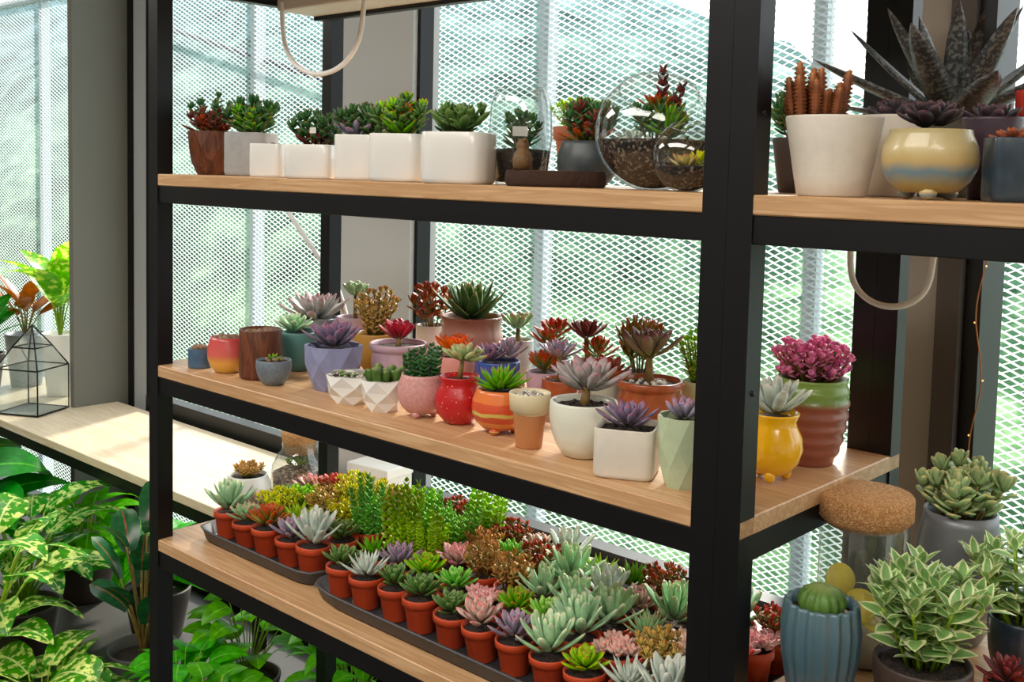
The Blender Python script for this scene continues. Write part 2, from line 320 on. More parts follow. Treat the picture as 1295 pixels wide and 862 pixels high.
L_fern=lm('leaf_pothos','#50a038','#62b43e','#74c24c',.35,trans=.45,rib='#98d470'); L_long=lm('leaf_variegated_lime','#62a838','#78bc42','#90cc50',.35,trans=.45,mott='#dfe888',mscale=30); L_croton=lm('leaf_croton','#5a3a2a','#8c4a34','#b06a4a',.35,trans=.3)
L_lime=lm('leaf_lime','#7cb42c','#a6d440','#bce058'); L_seaf=lm('leaf_string_green','#62a048','#8cc868','#b8dc8c')
# pot palette
white=plain('white_ceramic','#e8e5df',.25,coat=.4); cream=plain('cream_ceramic','#dfd6c8',.5,var=.08); terra=plain('terracotta_plastic','#cc4a24',.45,var=.15,bscale=20)
conc=plain('concrete','#a6a6a4',.8,bump=.5,var=.15); beige=plain('beige_ceramic','#d6cdbf',.45,var=.06); lav=plain('lavender_glaze','#8e92b6',.5,var=.15)
pinkc=plain('pink_ceramic','#d6948a',.45,var=.1,bscale=90); lilac=plain('lilac_ceramic','#c0a2b0',.4,var=.1); tealc=plain('teal_ceramic','#4f7f78',.35)
bluec=plain('blue_ceramic','#2f4f9c',.2,coat=.5); navy=plain('navy_glaze','#2b3c4a',.3,var=.4,bscale=50,coat=.3); greyc=plain('grey_ceramic','#8b9096',.4,var=.15)
yell=plain('yellow_glaze','#f2b40c',.18,coat=.6); celad=plain('celadon_glaze','#bac8a4',.35,var=.08); ochre=plain('ochre_ceramic','#b5873c',.45)
brownw=wood('carved_wood','#7a4226','#4e2816',.5,(20,20,3)); coppink=banded('copper_pink_glaze',[(0,'#b89088'),(.2,'#d0a49c'),(.8,'#cc9888'),(1,'#a86a50')],.25,'LINEAR')
purpc=plain('aubergine_ceramic','#3c2c38',.35); bowlg=plain('slate_bowl','#4a5254',.4,var=.3); dkbr=plain('dark_brown_ceramic','#3a2c26',.5)
redd=dotted('red_dotted_glaze','#b81c20','#e8c0a0',130,.13); terg=plain('terracotta_glaze','#a5532c',.25,var=.3,coat=.4)
coral=banded('coral_yellow_glaze',[(0,'#e0b84a'),(.35,'#e8a84a'),(.55,'#d8645a'),(1,'#c84a4a')],.3,'LINEAR')
orst=banded('orange_striped_glaze',[(0,'#c85a2a'),(.25,'#d8883c'),(.36,'#c04828'),(.5,'#c8b45a'),(.58,'#d0502c'),(.78,'#e07838')],.3,warp=.1)
coneb=banded('terracotta_cream_cone',[(0,'#b8784a'),(.64,'#ded0ac')],.5); bandb=banded('banded_stoneware',[(0,'#8a8a60'),(.25,'#b09a5a'),(.45,'#6d8a98'),(.6,'#c0a468'),(.8,'#c8b684'),(1,'#b8a878')],.35,'LINEAR',.12)
redgr=banded('red_clay_green_rim',[(0,'#8c4c3a'),(.74,'#8c4c3a'),(.8,'#6d8a3c'),(1,'#84a44c')],.4,'LINEAR',.06); ribbl=banded('ribbed_blue_glaze',[(0,'#2e4652'),(.5,'#3f5c68'),(1,'#54707a')],.35,'LINEAR')
cork=gravel('cork',['#c89460','#bc8850','#d8a870','#b47c4c'],420)
PS=1.18; PK=1.0
def thing(name,x,y,z,potargs,plants,rot=0):
    mb=MB(); pa=dict(potargs); pa['r']*=PK; pa['h']*=(1+(PK-1)*.6); sz=pot(mb,**pa)
    for fn in plants: fn(mb,sz)
    return mb.obj(name,(x,y,z),rot)
P=lambda style,r,h,m,**k: dict(style=style,r=r,h=h,m=m,**k)
def ro(m,R,**k):
    k=dict(k); R=R*PS; return lambda mb,z: rosette(mb,m,z,R,**k)
def sr(m,hs,R,st=None,**k):
    R=R*PS; return lambda mb,z: stemros(mb,m,z,hs,R,st or L_st,**dict(k))
def bu(m,R,H,**k):
    k=dict(k); st=k.pop('st',L_st); k['leafL']=k.get('leafL',.02)*PS; R,H=R*PS,H*PS
    return lambda mb,z: bush(mb,m,st,z,R,H,**k)
pe=lambda m,R,n,r: (lambda mb,z: pebbles(mb,m,z,R,n,r))
fi=lambda m,H,R,n,r,**k: (lambda mb,z: fingers(mb,m,z,H,R,n,r,**k))
SLIM=dict(n=32,w=.24,th=.12,e0=15,e1=82,curl=.3,shape='spat'); SPK=dict(n=30,w=.26,th=.12,e0=20,e1=85,curl=.25,shape='lance')
# ------------------------------------------------------------------ ROOM
FL=-.2
floorm=plain('concrete_floor','#3c3833',.6,var=.15,bscale=3); wallm=plain('painted_wall','#cfcac2',.8); ceilm=plain('ceiling_paint','#dcdad6',.8)
box('floor',floorm,-9,3,-3.5,2.56,FL-.1,FL); box('ceiling',ceilm,-9,3,-3.5,2.56,2.95,3.05)
box('wall_left',wallm,-9.1,-9,-3.5,2.56,FL,2.95); box('wall_right',wallm,3,3.1,-3.5,2.56,FL,2.95); box('wall_front',wallm,-9,3,-3.6,-3.5,FL,2.95)
greypl=plain('grey_pillar_paint','#6d6c64',.7,var=.06,bscale=2); pillw=plain('pale_pillar_paint','#b6b6b6',.7); brnp=plain('taupe_pillar_paint','#8a8178',.7); alum=plain('window_aluminium','#9a9c9c',.5)
win=empty('window_1',(0,2.5,0))
def wb(n,m,x0,x1,y0,y1,z0,z1): return box(n,m,x0,x1,y0,y1,z0,z1,win)
wb('reveal_fin',greypl,-4.70,-4.66,2.2,2.5,FL,2.95)
wb('mullion_1',BLACK,-4.66,-4.62,2.46,2.5,FL,2.95); wb('mullion_1_alu',alum,-4.62,-4.49,2.47,2.5,FL,2.95); wb('mullion_2',BLACK,-4.49,-4.46,2.46,2.5,FL,2.95)
wb('pillar_mid',pillw,-3.12,-2.69,2.44,2.56,FL,2.95); wb('mullion_3',BLACK,-2.69,-2.675,2.46,2.52,FL,2.95); wb('mullion_4',BLACK,-3.15,-3.12,2.43,2.5,FL,2.95)
wb('mullion_5',BLACK,-1.53,-1.47,2.44,2.5,FL,2.95)
wb('mullion_6',BLACK,-1.04,-1.0,2.42,2.5,FL,2.95); wb('pillar_right',brnp,-1.0,-.87,2.36,2.5,FL,2.95); wb('pillar_right_frame',plain('dark_brown_frame','#3c322c',.6),-.87,-.82,2.33,2.5,FL,2.95); wb('mullion_7',BLACK,-.82,-.785,2.36,2.5,FL,2.95)
wb('mullion_8',BLACK,.6,.68,2.42,2.5,FL,2.95); wb('mullion_9',BLACK,-6.6,-6.52,2.42,2.5,FL,2.95)
wb('sill_rail',BLACK,-9,3,2.44,2.5,FL,FL+.06); wb('desk_rail',BLACK,-4.46,-3.15,2.44,2.5,.49,.60); wb('desk_rail_2',BLACK,-2.66,-1.04,2.44,2.5,.52,.56); wb('head_rail',BLACK,-9,3,2.44,2.5,2.87,2.95)
# mesh screen outside
def screenmat():
    m,nt,b=newmat('expanded_metal_mesh'); b.inputs['Base Color'].default_value=hx('#b0babe'); b.inputs['Roughness'].default_value=.6
    tc=N(nt,'ShaderNodeTexCoord'); sp=N(nt,'ShaderNodeSeparateXYZ'); nt.links.new(tc.outputs['Object'],sp.inputs[0])
    def mt(op,a,bv=None,c=None):
        n=N(nt,'ShaderNodeMath',operation=op)
        for i,v in enumerate((a,bv,c)):
            if v is None: continue
            if isinstance(v,(int,float)): n.inputs[i].default_value=v
            else: nt.links.new(v,n.inputs[i])
        return n.outputs[0]
    X=mt('MULTIPLY',sp.outputs[0],1/.046); Z=mt('MULTIPLY',sp.outputs[2],1/.021)
    a=mt('ABSOLUTE',mt('SUBTRACT',mt('FRACT',mt('ADD',X,Z)),.5)); c=mt('ABSOLUTE',mt('SUBTRACT',mt('FRACT',mt('SUBTRACT',X,Z)),.5))
    k=mt('MAXIMUM',mt('GREATER_THAN',a,.34),mt('GREATER_THAN',c,.41))
    t=N(nt,'ShaderNodeBsdfTransparent'); t.inputs[0].default_value=(.95,.99,1,1)
    tl=N(nt,'ShaderNodeBsdfTranslucent'); tl.inputs[0].default_value=hx('#c8d0d4'); mm=N(nt,'ShaderNodeMixShader'); mm.inputs[0].default_value=.5; nt.links.new(b.outputs[0],mm.inputs[1]); nt.links.new(tl.outputs[0],mm.inputs[2])
    ms=N(nt,'ShaderNodeMixShader'); nt.links.new(k,ms.inputs[0]); nt.links.new(t.outputs[0],ms.inputs[1]); nt.links.new(mm.outputs[0],ms.inputs[2]); nt.links.new(ms.outputs[0],nt.nodes['Material Output'].inputs[0])
    return m
scr=empty('mesh_facade_screen',(0,2.8,0))
SM=screenmat(); mb=MB(); mb.add([(-11,0,-2),(5,0,-2),(5,0,4.5),(-11,0,4.5)],[(0,1,2,3)],[(0,0),(1,0),(1,1),(0,1)],SM,False); mb.obj('mesh_panel',parent=scr)
polem=plain('galvanised_steel','#b2bcc0',.5,.1)
for x in (-6.4,-4.2,-2.45,-1.42,.3): box('facade_post',polem,x-.02,x+.02,2.83,2.88,-2,4.5,scr)
box('facade_rail',polem,-11,5,2.84,2.87,2.6,2.64,scr)
mb=MB(); tube(mb,plain('facade_brace_paint','#44525c',.6),[(-5.6,.09,2.48),(-3.0,.09,1.85)],.014,.014,8); mb.obj('facade_brace',parent=scr)
# hillside
def hill():
    m,nt,b=newmat('hazy_hillside'); b.inputs['Roughness'].default_value=1; b.inputs['Specular IOR Level'].default_value=0
    tc=N(nt,'ShaderNodeTexCoord'); ns=N(nt,'ShaderNodeTexNoise'); ns.inputs['Scale'].default_value=1.1; ns.inputs['Detail'].default_value=7; ns.inputs['Roughness'].default_value=.65; nt.links.new(tc.outputs['Object'],ns.inputs['Vector'])
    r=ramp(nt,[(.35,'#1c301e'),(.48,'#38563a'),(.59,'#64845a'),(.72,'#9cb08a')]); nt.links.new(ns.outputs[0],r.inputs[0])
    r2=ramp(nt,[(.35,'#374a48'),(.5,'#587274'),(.72,'#869c9e')]); nt.links.new(ns.outputs[0],r2.inputs[0])  # blue-grey haze painted into the slope colour, stronger with height
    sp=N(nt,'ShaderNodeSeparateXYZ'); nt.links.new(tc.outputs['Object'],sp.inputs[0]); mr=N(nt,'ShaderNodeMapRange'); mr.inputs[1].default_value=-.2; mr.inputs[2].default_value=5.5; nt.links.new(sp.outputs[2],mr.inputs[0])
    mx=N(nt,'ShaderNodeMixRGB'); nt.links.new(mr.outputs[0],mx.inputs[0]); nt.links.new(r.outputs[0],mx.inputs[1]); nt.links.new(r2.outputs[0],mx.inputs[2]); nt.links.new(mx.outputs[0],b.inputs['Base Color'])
    mb=MB(); nx,ny=70,30; vs=[];fs=[]
    for j in range(ny):
        for i in range(nx):
            x=-45+i*1.0; t=j/(ny-1); y=5+t*14; top=7.2-max(0,(x+16))*.62+.6*math.sin(x*.5); top=max(top,1.7)
            vs.append((x,y+.3*math.sin(x*1.3+j),-3+(top+3)*math.sin(t*math.pi/2)**.9+.18*math.sin(x*2.1+j*1.7)+rnd(-.12,.12)))
    for j in range(ny-1):
        for i in range(nx-1): a=j*nx+i; fs.append((a,a+1,a+nx+1,a+nx))
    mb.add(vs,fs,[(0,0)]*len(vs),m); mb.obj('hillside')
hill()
box('ground_outside',plain('outside_grass','#5c7a48',1,var=.3,bscale=2),-45,25,2.9,6,-3.3,-3.0)
# ------------------------------------------------------------------ RACK
XL=-2.36;XR=-.78;F=1.30;B=1.85;X2=.5
rack=empty('metal_shelving_rack',(-1.5,1.6,FL))
def rb(n,m,x0,x1,y0,y1,z0,z1,b=.0015): return box(n,m,x0,x1,y0,y1,z0,z1,rack,b)
ZR=.90
k=0
for x in (XL,XR,XR-.0405,X2):
    for y in (F,B-.04): k+=1; rb('post_%d'%k,BLACK,x,x+.04,y,y+.04,FL,2.4)
for i,(z,xa,xb) in enumerate(((2.13,XL,X2),(1.628,XL,X2),(1.171,XL,-.74),(.744,XL,-.74),(ZR,-.74,X2))):
    rb('board_%d'%i,WOOD,xa,xb,F+.001,B-.001,z-.028,z,.002)
    rb('beam_front_%d'%i,BLACK,xa,xb,F+.003,F+.03,z-.068,z-.028); rb('beam_back_%d'%i,BLACK,xa,xb,B-.033,B-.003,z-.068,z-.028)
    rb('beam_left_%d'%i,BLACK,xa+.003,xa+.033,F+.03,B-.03,z-.068,z-.028); rb('beam_right_%d'%i,BLACK,xb-.033,xb-.003,F+.03,B-.03,z-.068,z-.028)
mb=MB()
for x,z in ((XR+.041,1.9),(XR+.041,1.74),(XR+.041,1.35)):
    mb.xf=Matrix.Translation((x,F+.02,z))@Matrix.Rotation(math.pi/2,4,'Y'); lathe(mb,BLACK,[(.004,-.002),(.004,.001),(0,.0015)],10)
mb.obj('bolts',(1.5,-1.6,-FL),parent=rack)
mb=MB(); boxm(mb,plain('fixture_white','#e4e0d8',.5),-2.27,-1.0,1.6,1.73,2.04,2.10,.003); boxm(mb,BLACK,-2.27,-1.0,1.712,1.735,2.03,2.04); mb.obj('grow_light_fixture')
def curve(name,pts,r,m,closed=False):
    c=bpy.data.curves.new(name,'CURVE'); c.dimensions='3D'; c.bevel_depth=r; c.bevel_resolution=3; s=c.splines.new('NURBS'); s.points.add(len(pts)-1)
    for q,p in zip(s.points,pts): q.co=(*p,1)
    s.use_endpoint_u=True; s.order_u=4; o=bpy.data.objects.new(name,c); col.objects.link(o); c.materials.append(m); return o
cabm=plain('white_cable','#f4f2f0',.4)
def arc(x0,x1,ztop,zb,y,n=12):
    cx=(x0+x1)/2; rx=(x1-x0)/2; return [(cx-rx*math.cos(math.pi*i/n),y,ztop-(ztop-zb)*math.sin(math.pi*i/n)**.8) for i in range(n+1)]
curve('power_cable',[(-2.25,1.6,2.06)]+arc(-2.25,-1.935,2.02,1.875,1.6)+[(-1.93,1.6,2.05)],.006,cabm)
curve('power_cable',[(-2.66,1.86,1.6),(-2.60,1.86,1.54),(-2.52,1.86,1.47),(-2.42,1.86,1.39),(-2.33,1.86,1.32),(-2.29,1.86,1.2)],.007,cabm)
curve('power_cable',[(-.735,1.6,1.57)]+arc(-.735,-.605,1.53,1.458,1.6)+[(-.603,1.6,1.57)],.005,cabm)
curve('power_cable',[(-.86,1.9,2.3),(-.855,1.9,2.0),(-.85,1.9,1.85),(-.842,1.9,1.7)],.008,cabm)
lp=[(-.76,2.3,1.64)]+[(-.765+.012*math.sin(i*1.3),2.3,1.6-i*.06) for i in range(11)]
copper=plain('copper_wire','#b06a30',.3,.8); fw=curve('fairy_lights',lp,.0014,copper)
em=bpy.data.materials.new('led_glow'); em.use_nodes=True; em.node_tree.nodes['Principled BSDF'].inputs['Emission Color'].default_value=hx('#ffb050'); em.node_tree.nodes['Principled BSDF'].inputs['Emission Strength'].default_value=1.2
mb=MB()
for p in lp[1::2]: ball(mb,em,p,.0022,6,5)
o=mb.obj('led_beads'); o.parent=fw
# ------------------------------------------------------------------ DESK
desk=empty('window_desk',(-3,2.1,FL))
def db(n,m,*a): return box(n,m,*a,desk,.002)
db('top',DESKW,-8.5,-1.08,1.87,2.41,.51,.542); db('front_beam',BLACK,-8.5,-1.08,1.88,1.91,.462,.51); db('back_beam',BLACK,-8.5,-1.08,2.37,2.4,.47,.51)
for i,x in enumerate((-8.2,-5.6,-3.4,-1.2)): db('leg_%d'%i,BLACK,x,x+.04,2.3,2.34,FL,.51)
ZT,ZM,ZL,ZD=1.628,1.171,.744,.542
# ------------------------------------------------------------------ TOP SHELF
PS=1.3
thing('potted_succulent',-2.285,1.43,ZT,P('taper',.058,.105,brownw,facet=9),[ro(L_mar,.055,n=24,w=.35,shape='spat',e0=10,c=(-.02,0)),bu(L_mar,.05,.045,stems=8,leafL=.02),bu(L_dk,.05,.065,stems=8,leafL=.018),bu(L_red,.04,.03,stems=4,leafL=.018)])
thing('potted_succulent',-2.127,1.43,ZT,P('cyl',.05,.1,conc,p=7,rot=.5),[bu(L_dk,.055,.055,stems=10,leafL=.028,per=9,shape='spat'),ro(L_cact,.05,**SPK),bu(L_green,.055,.05,stems=7,leafL=.022),bu(L_cact,.05,.055,stems=7,leafL=.024,shape='lance')],0)
thing('potted_succulent',-1.948,1.36,ZT,P('cyl',.036,.072,white,p=12,rot=.5),[pe(SOIL,.02,5,.008)])
thing('potted_succulent',-1.80,1.365,ZT,P('cyl',.05,.07,white,p=12,rot=.5),[ro(L_mar,.045,n=22,c=(-.01,.01)),bu(L_dk,.045,.045,stems=9,leafL=.022),lambda mb,z:boxm(mb,MC.get('label_card') or plain('label_card','#d8d4cc',.7),.02,.04,-.03,-.029,z+.03,z+.042)])
thing('potted_succulent',-1.668,1.385,ZT,P('cyl',.051,.09,white,p=4.5,rot=.5),[bu(L_dk,.05,.045,stems=9,leafL=.024),ro(L_gp,.045,n=26,c=(-.01,-.01)),ro(L_cact,.035,n=18,c=(.025,.01))])
thing('potted_succulent',-1.53,1.36,ZT,P('cyl',.052,.09,white,p=4.5,rot=.5),[ro(L_green,.05,lift=.5,**SPK),bu(L_cact,.045,.05,stems=9,leafL=.024),bu(L_gr2,.045,.06,stems=5,leafL=.022),bu(L_org,.04,.055,stems=2,leafL=.014)])
thing('potted_echeveria',-1.382,1.37,ZT,P('cyl',.061,.092,white,p=4.5,rot=.5),[ro(L_cact,.055,n=34,w=.32,e0=20,lift=.5,shape='spat'),ro(L_dk,.035,n=18,c=(-.035,.02),lift=.6),bu(L_cact,.05,.04,stems=7,leafL=.022)])
mb=MB(); lathe(mb,GL,[(0,0),(.045,0),(.052,.02),(.06,.09),(.057,.15),(.049,.178),(.0475,.18)],48); lathe(mb,SOIL,[(0,.004),(.046,.005),(.052,.03),(.056,.065),(.03,.068),(0,.07)],32); rosette(mb,L_dk,.066,.045,n=20); bush(mb,L_dk,L_st,.066,.04,.06,stems=9,leafL=.022)
boxm(mb,plain('label_card','#e8e6e0',.7),-.014,.014,-.038,-.036,.09,.108); tube(mb,GL,[(.0475*math.cos(i*math.pi/20),.0475*math.sin(i*math.pi/20),.18) for i in range(41)],.0015,.0015,6); mb.obj('glass_vase_terrarium',(-1.35,1.5,ZT),.7)
thing('potted_sedum',-1.33,1.65,ZT,P('nurs',.052,.115,plain('terracotta_clay','#b87050',.7,var=.15)),[bu(L_lime,.055,.05,stems=40,leafL=.009,per=12,sr=.0008,start=.1)])
thing('potted_succulent',-1.205,1.52,ZT,P('round',.055,.082,bowlg),[ro(L_redg,.045,n=26,w=.3),bu(L_mar,.045,.05,stems=7,leafL=.022),bu(L_dk,.045,.05,stems=9,leafL=.022)])
mb=MB(); mb.xf=Matrix.Rotation(.75,4,'Z')@Matrix.Diagonal((.085,.05,1,1)); lathe(mb,plain('bark','#3a2418',.9,bump=1,bscale=120),[(0,0),(.95,0),(1,.006),(1,.022),(.97,.027)],40,ribs=9,amp=.02); lathe(mb,wood('log_cut','#6d3c28','#52291a',.6,(30,30,30)),[(.97,.027),(.0001,.0275)],40); mb.obj('wood_slice_stand',(-1.155,1.372,ZT))
mb=MB(); lathe(mb,plain('figurine_clay','#7a5830',.6,var=.4,bscale=200),[(0,0),(.012,0),(.016,.008),(.017,.02),(.013,.03),(.009,.033),(.011,.038),(.010,.046),(.004,.051),(0,.052)],16); ball(mb,MC['figurine_clay'],(.008,-.004,.05),.004,6,5); ball(mb,MC['figurine_clay'],(-.008,.004,.05),.004,6,5); mb.obj('clay_figurine',(-1.205,1.345,ZT+.0275))
def sphprof(r,t0,t1,n,zc): return [(max(.0001,r*math.sin(t0+(t1-t0)*i/n)),zc-r*math.cos(t0+(t1-t0)*i/n)) for i in range(n+1)]
TS=gravel('terrarium_soil',['#150d0a','#2a1a12','#1d120d','#8c7c6c','#20140f','#3c2618','#120b08','#5a3c28'],240)
def globe(name,x,y,z,r,soilh,tilt,open_,plants):
    mb=MB(); zc=r*.97; mb.xf=Matrix.Translation((0,0,zc))@Matrix.Rotation(.74,4,'Z')@Matrix.Rotation(tilt,4,'X'); 
    lathe(mb,GL,sphprof(r,.0,math.pi-open_,26,0),48)
    ro_=r*math.sin(open_); zz=r*math.cos(open_); tube(mb,GL,[(ro_*math.cos(i*math.pi/24),ro_*math.sin(i*math.pi/24),zz) for i in range(49)],.002,.002,6)
    mb.xf=None; th=math.acos((zc-soilh)/r if abs((zc-soilh)/r)<1 else 1)
    lathe(mb,TS,sphprof(r*.955,.0,th,14,zc)+[(0.0001,zc-r*.955*math.cos(th)+.004)],40)
    for p in plants: p(mb,soilh-.004)
    return mb.obj(name,(x,y,z))
globe('glass_globe_terrarium',-1.017,1.458,ZT,.098,.08,.62,.7,[lambda m,z:stemros(m,L_redg,z,.05,.045,L_st,c=(0,.01),n=22,w=.22),lambda m,z:rosette(m,L_green,z,.055,c=(.03,.0),lift=1.0,**SPK),lambda m,z:stack(m,L_cact,z,.085,.022,(.02,.02)),lambda m,z:stack(m,L_cact,z,.065,.026,(.04,.01)),lambda m,z:stack(m,L_mar,z+.03,.1,.02,(0,.02)),lambda m,z:stack(m,L_mar,z+.02,.08,.02,(.015,.01),(.3,.2)),lambda m,z:rosette(m,L_silv,z,.035,n=20,c=(-.045,0)),lambda m,z:bush(m,L_dk,L_st,z,.055,.06,stems=9,leafL=.022),lambda m,z:pebbles(m,PEB,z,.07,16,.008)])
globe('glass_ball_terrarium',-.888,1.362,ZT,.054,.036,.3,.55,[lambda m,z:rosette(m,L_ped,z,.036,n=22),lambda m,z:rosette(m,L_yel,z,.03,n=18,c=(.015,.01),lift=.8),lambda m,z:pebbles(m,PEB,z,.035,8,.005)])
thing('potted_succulent',-.84,1.62,ZT,P('taper',.045,.09,dkbr),[bu(L_dk,.045,.06,stems=8,leafL=.025,per=8),bu(L_cact,.04,.05,stems=5,leafL=.02)])
def cactus_clump(mb,z):
    fingers(mb,L_brown,z,.1,.034,18,.0062,.3,14,c=(-.022,-.012)); pebbles(mb,PEB,z,.04,12,.007)
thing('potted_finger_cactus',-.668,1.385,ZT,P('taper',.066,.109,cream),[cactus_clump])
thing('potted_pachyphytum',-.645,1.53,ZT,P('taper',.05,.118,cream),[lambda mb,z:rosette(mb,L_blk,z,.046,n=18,w=.5,th=.4,e0=20,e1=75,shape='bean',lift=.5)])
thing('potted_echeveria',-.535,1.385,ZT,P('round',.06,.09,bandb,feet=3),[lambda mb,z:rosette(mb,L_blk,z+.008,.05,n=34,w=.42,th=.2,e0=8,e1=70,shape='obl',lift=.4)])
thing('potted_aloe',-.625,1.70,ZT,P('taper',.068,.13,plain('olive_ceramic','#4e4a3c',.5)),[lambda mb,z:rosette(mb,L_aloe,z,.235,n=17,w=.27,th=.07,e0=5,e1=72,curl=.1,shape='aloe',lift=.1,segs=10,inner=.75),pe(PEB,.05,14,.008)])
thing('potted_haworthia',-.500,1.51,ZT,P('taper',.04,.112,purpc),[lambda mb,z:rosette(mb,L_blk,z,.045,n=24,w=.4,th=.2,e0=15,shape='obl')])
thing('potted_succulent',-.437,1.4,ZT,P('cyl',.031,.08,navy,p=6,rot=.6),[ro(lm('leaf_rust','#8c5a48','#905a4c','#b8745a'),.024,n=20,w=.35,th=.3)])
thing('potted_succulent',-.49,1.68,ZT,P('nurs',.035,.16,plain('red_plastic','#c03a2c',.4)),[ro(L_green,.03,n=20)])
# ------------------------------------------------------------------ MID SHELF
PS=1.22; PK=1.06
T=thing
T('potted_lithops',-2.237,1.363,ZM,P('cyl',.026,.045,plain('blue_grey_glaze','#4a6a88',.3,var=.3)),[pe(L_lith,.014,4,.011)])
T('potted_lithops',-2.148,1.38,ZM,P('round',.043,.08,coral),[pe(L_lith,.022,6,.013)])
T('potted_lithops',-2.042,1.399,ZM,P('cyl',.045,.108,brownw),[pe(L_lith,.028,9,.012)])
T('potted_haworthia',-1.955,1.375,ZM,P('egg',.037,.054,plain('speckled_grey','#76828c',.5,var=.3,bscale=150)),[ro(L_green,.02,n=14),pe(L_lith,.02,5,.008)])
T('potted_echeveria',-2.06,1.52,ZM,P('egg',.046,.09,tealc),[ro(L_mint,.045,n=28,w=.4,c=(-.02,0),lift=.6)])
T('potted_echeveria',-1.831,1.443,ZM,P('egg',.056,.094,lav,facet=8),[ro(L_dgp,.064,n=36,w=.3,e0=18,lift=.3)])
T('potted_graptopetalum',-2.17,1.65,ZM,P('bowl',.055,.1,greyc),[ro(lm('leaf_grey_pink','#8a9a8c','#b2b0ae','#c8949c'),.088,lift=.15,**SLIM)])
T('potted_echeveria',-2.06,1.69,ZM,P('egg',.045,.11,lilac),[sr(L_mint,.06,.04,n=20,w=.5,th=.25,shape='spat',e0=30)])
T('potted_sedum',-1.93,1.645,ZM,P('bowl',.047,.09,ochre),[bu(L_ped,.055,.085,stems=20,leafL=.017,per=12,start=.15)])
T('potted_echeveria',-1.785,1.59,ZM,P('rim',.062,.09,lilac),[sr(lm('leaf_wine','#9a6a5a','#a84e52','#8c3040'),.012,.05,n=24,w=.42,e0=30,e1=80)])
T('potted_agave',-1.72,1.757,ZM,P('cyl',.067,.142,coppink,rings=3),[ro(L_aga,.092,n=30,w=.34,th=.1,e0=28,e1=86,shape='lance',lift=.2,inner=.65)])
T('potted_crassula',-1.89,1.79,ZM,P('cyl',.036,.1,white),[bu(lm('leaf_redgreen','#7d8a4a','#a86a50','#b84444'),.055,.08,stems=11,leafL=.026,per=7)])
T('potted_cactus',-1.702,1.387,ZM,P('cyl',.046,.058,white,facet=6),[fi(L_cact,.012,.022,5,.009),pe(PEB,.03,14,.005)])
T('potted_cactus',-1.603,1.39,ZM,P('egg',.041,.062,white,facet=6),[fi(L_cact,.042,.03,12,.009,bump=.16)])
T('potted_crassula',-1.512,1.409,ZM,P('round',.045,.082,plain('pink_terrazzo','#d69a94',.45,var=.25,bscale=200),feet=3),[lambda mb,z:[stack(mb,L_dk,z,rnd(.04,.065),.017,(.024*math.cos(i*GA)*math.sqrt(i/6),.024*math.sin(i*GA)*math.sqrt(i/6)),(.2*math.cos(i*GA),.2*math.sin(i*GA))) for i in range(10)]])
T('potted_echeveria',-1.65,1.635,ZM,P('egg',.042,.075,pinkc),[ro(L_org,.052,n=28,w=.36,e0=30,lift=.4)])
T('potted_graptopetalum',-1.425,1.425,ZM,P('belly',.044,.088,redd),[sr(lm('leaf_pale_green','#8aa070','#acbc8c','#c89a80'),.034,.04,n=24,w=.4,th=.25,e0=10)])
T('potted_haworthia',-1.32,1.428,ZM,P('round',.05,.08,orst,feet=3),[ro(L_green,.052,n=40,w=.24,th=.14,e0=12,e1=85,shape='lance',lift=.3)])
T('potted_lithops',-1.214,1.39,ZM,P('cone',.035,.094,coneb),[pe(PEB,.022,10,.007)])
T('potted_echeveria',-1.545,1.66,ZM,P('bowl',.046,.075,bluec,ribs=14,amp=.02),[ro(L_dgp,.044,n=30,c=(-.012,-.01),lift=.4,w=.3),ro(L_gp,.042,n=26,c=(.02,.015),lift=.9)])
T('potted_echeveria',-1.114,1.416,ZM,P('egg',.056,.092,plain('ivory_glaze','#dcdccc',.3,coat=.4)),[sr(lm('leaf_greige_pink','#8f968c','#aaa4a0','#c4909a'),.022,.068,n=28,w=.3,th=.14,e0=12,e1=80),pe(SOIL,.04,14,.006)])
T('potted_aeonium',-1.167,1.686,ZM,P('rim',.063,.086,terg),[sr(lm('leaf_aeonium','#8a9a50','#857c68','#84465a'),.045,.064,n=28,w=.36,th=.16,e0=28,e1=82),pe(PEB,.04,16,.006)])
T('potted_echeveria',-.998,1.385,ZM,P('cyl',.046,.077,beige,p=8,rot=.45),[ro(L_dgp,.048,n=30,w=.28,e0=14,lift=.35),pe(SOIL,.035,10,.005)])
T('potted_pachyphytum',-.896,1.391,ZM,P('tall',.037,.107,celad,facet=8),[ro(L_gp,.036,n=20,w=.35,th=.25,e0=35,lift=.4)])
T('potted_kalanchoe',-.815,1.525,ZM,P('belly',.045,.106,yell,feet=3),[ro(L_silv,.06,n=22,w=.32,th=.12,e0=25,e1=80,shape='obl',lift=.25,inner=.6)])
T('potted_calandiva',-.825,1.67,ZM,P('tall',.06,.142,redgr,rings=7),[bu(L_pinkf,.066,.06,stems=60,leafL=.012,per=4,lw=.8,start=.7,top=7,shape='bean'),bu(L_pinkf,.06,.03,stems=40,leafL=.012,per=4,lw=.8,start=.6,top=7,shape='bean')])
T('potted_echeveria',-1.452,1.705,ZM,P('egg',.036,.06,lilac),[ro(L_redg,.045,n=24,w=.3,e0=25,lift=.5),sr(L_redg,.06,.04,n=24)])
T('potted_echeveria',-1.272,1.685,ZM,P('egg',.039,.068,plain('sage_ceramic','#a3a696',.5)),[ro(lm('leaf_russet','#7a6a54','#985248','#8a3440'),.052,n=28,w=.38,e0=20,lift=.45)])
T('potted_crassula',-1.265,1.79,ZM,P('egg',.032,.075,greyc),[bu(L_redg,.045,.08,stems=10,leafL=.035,per=7,lw=.3,shape='lance',e=50)])
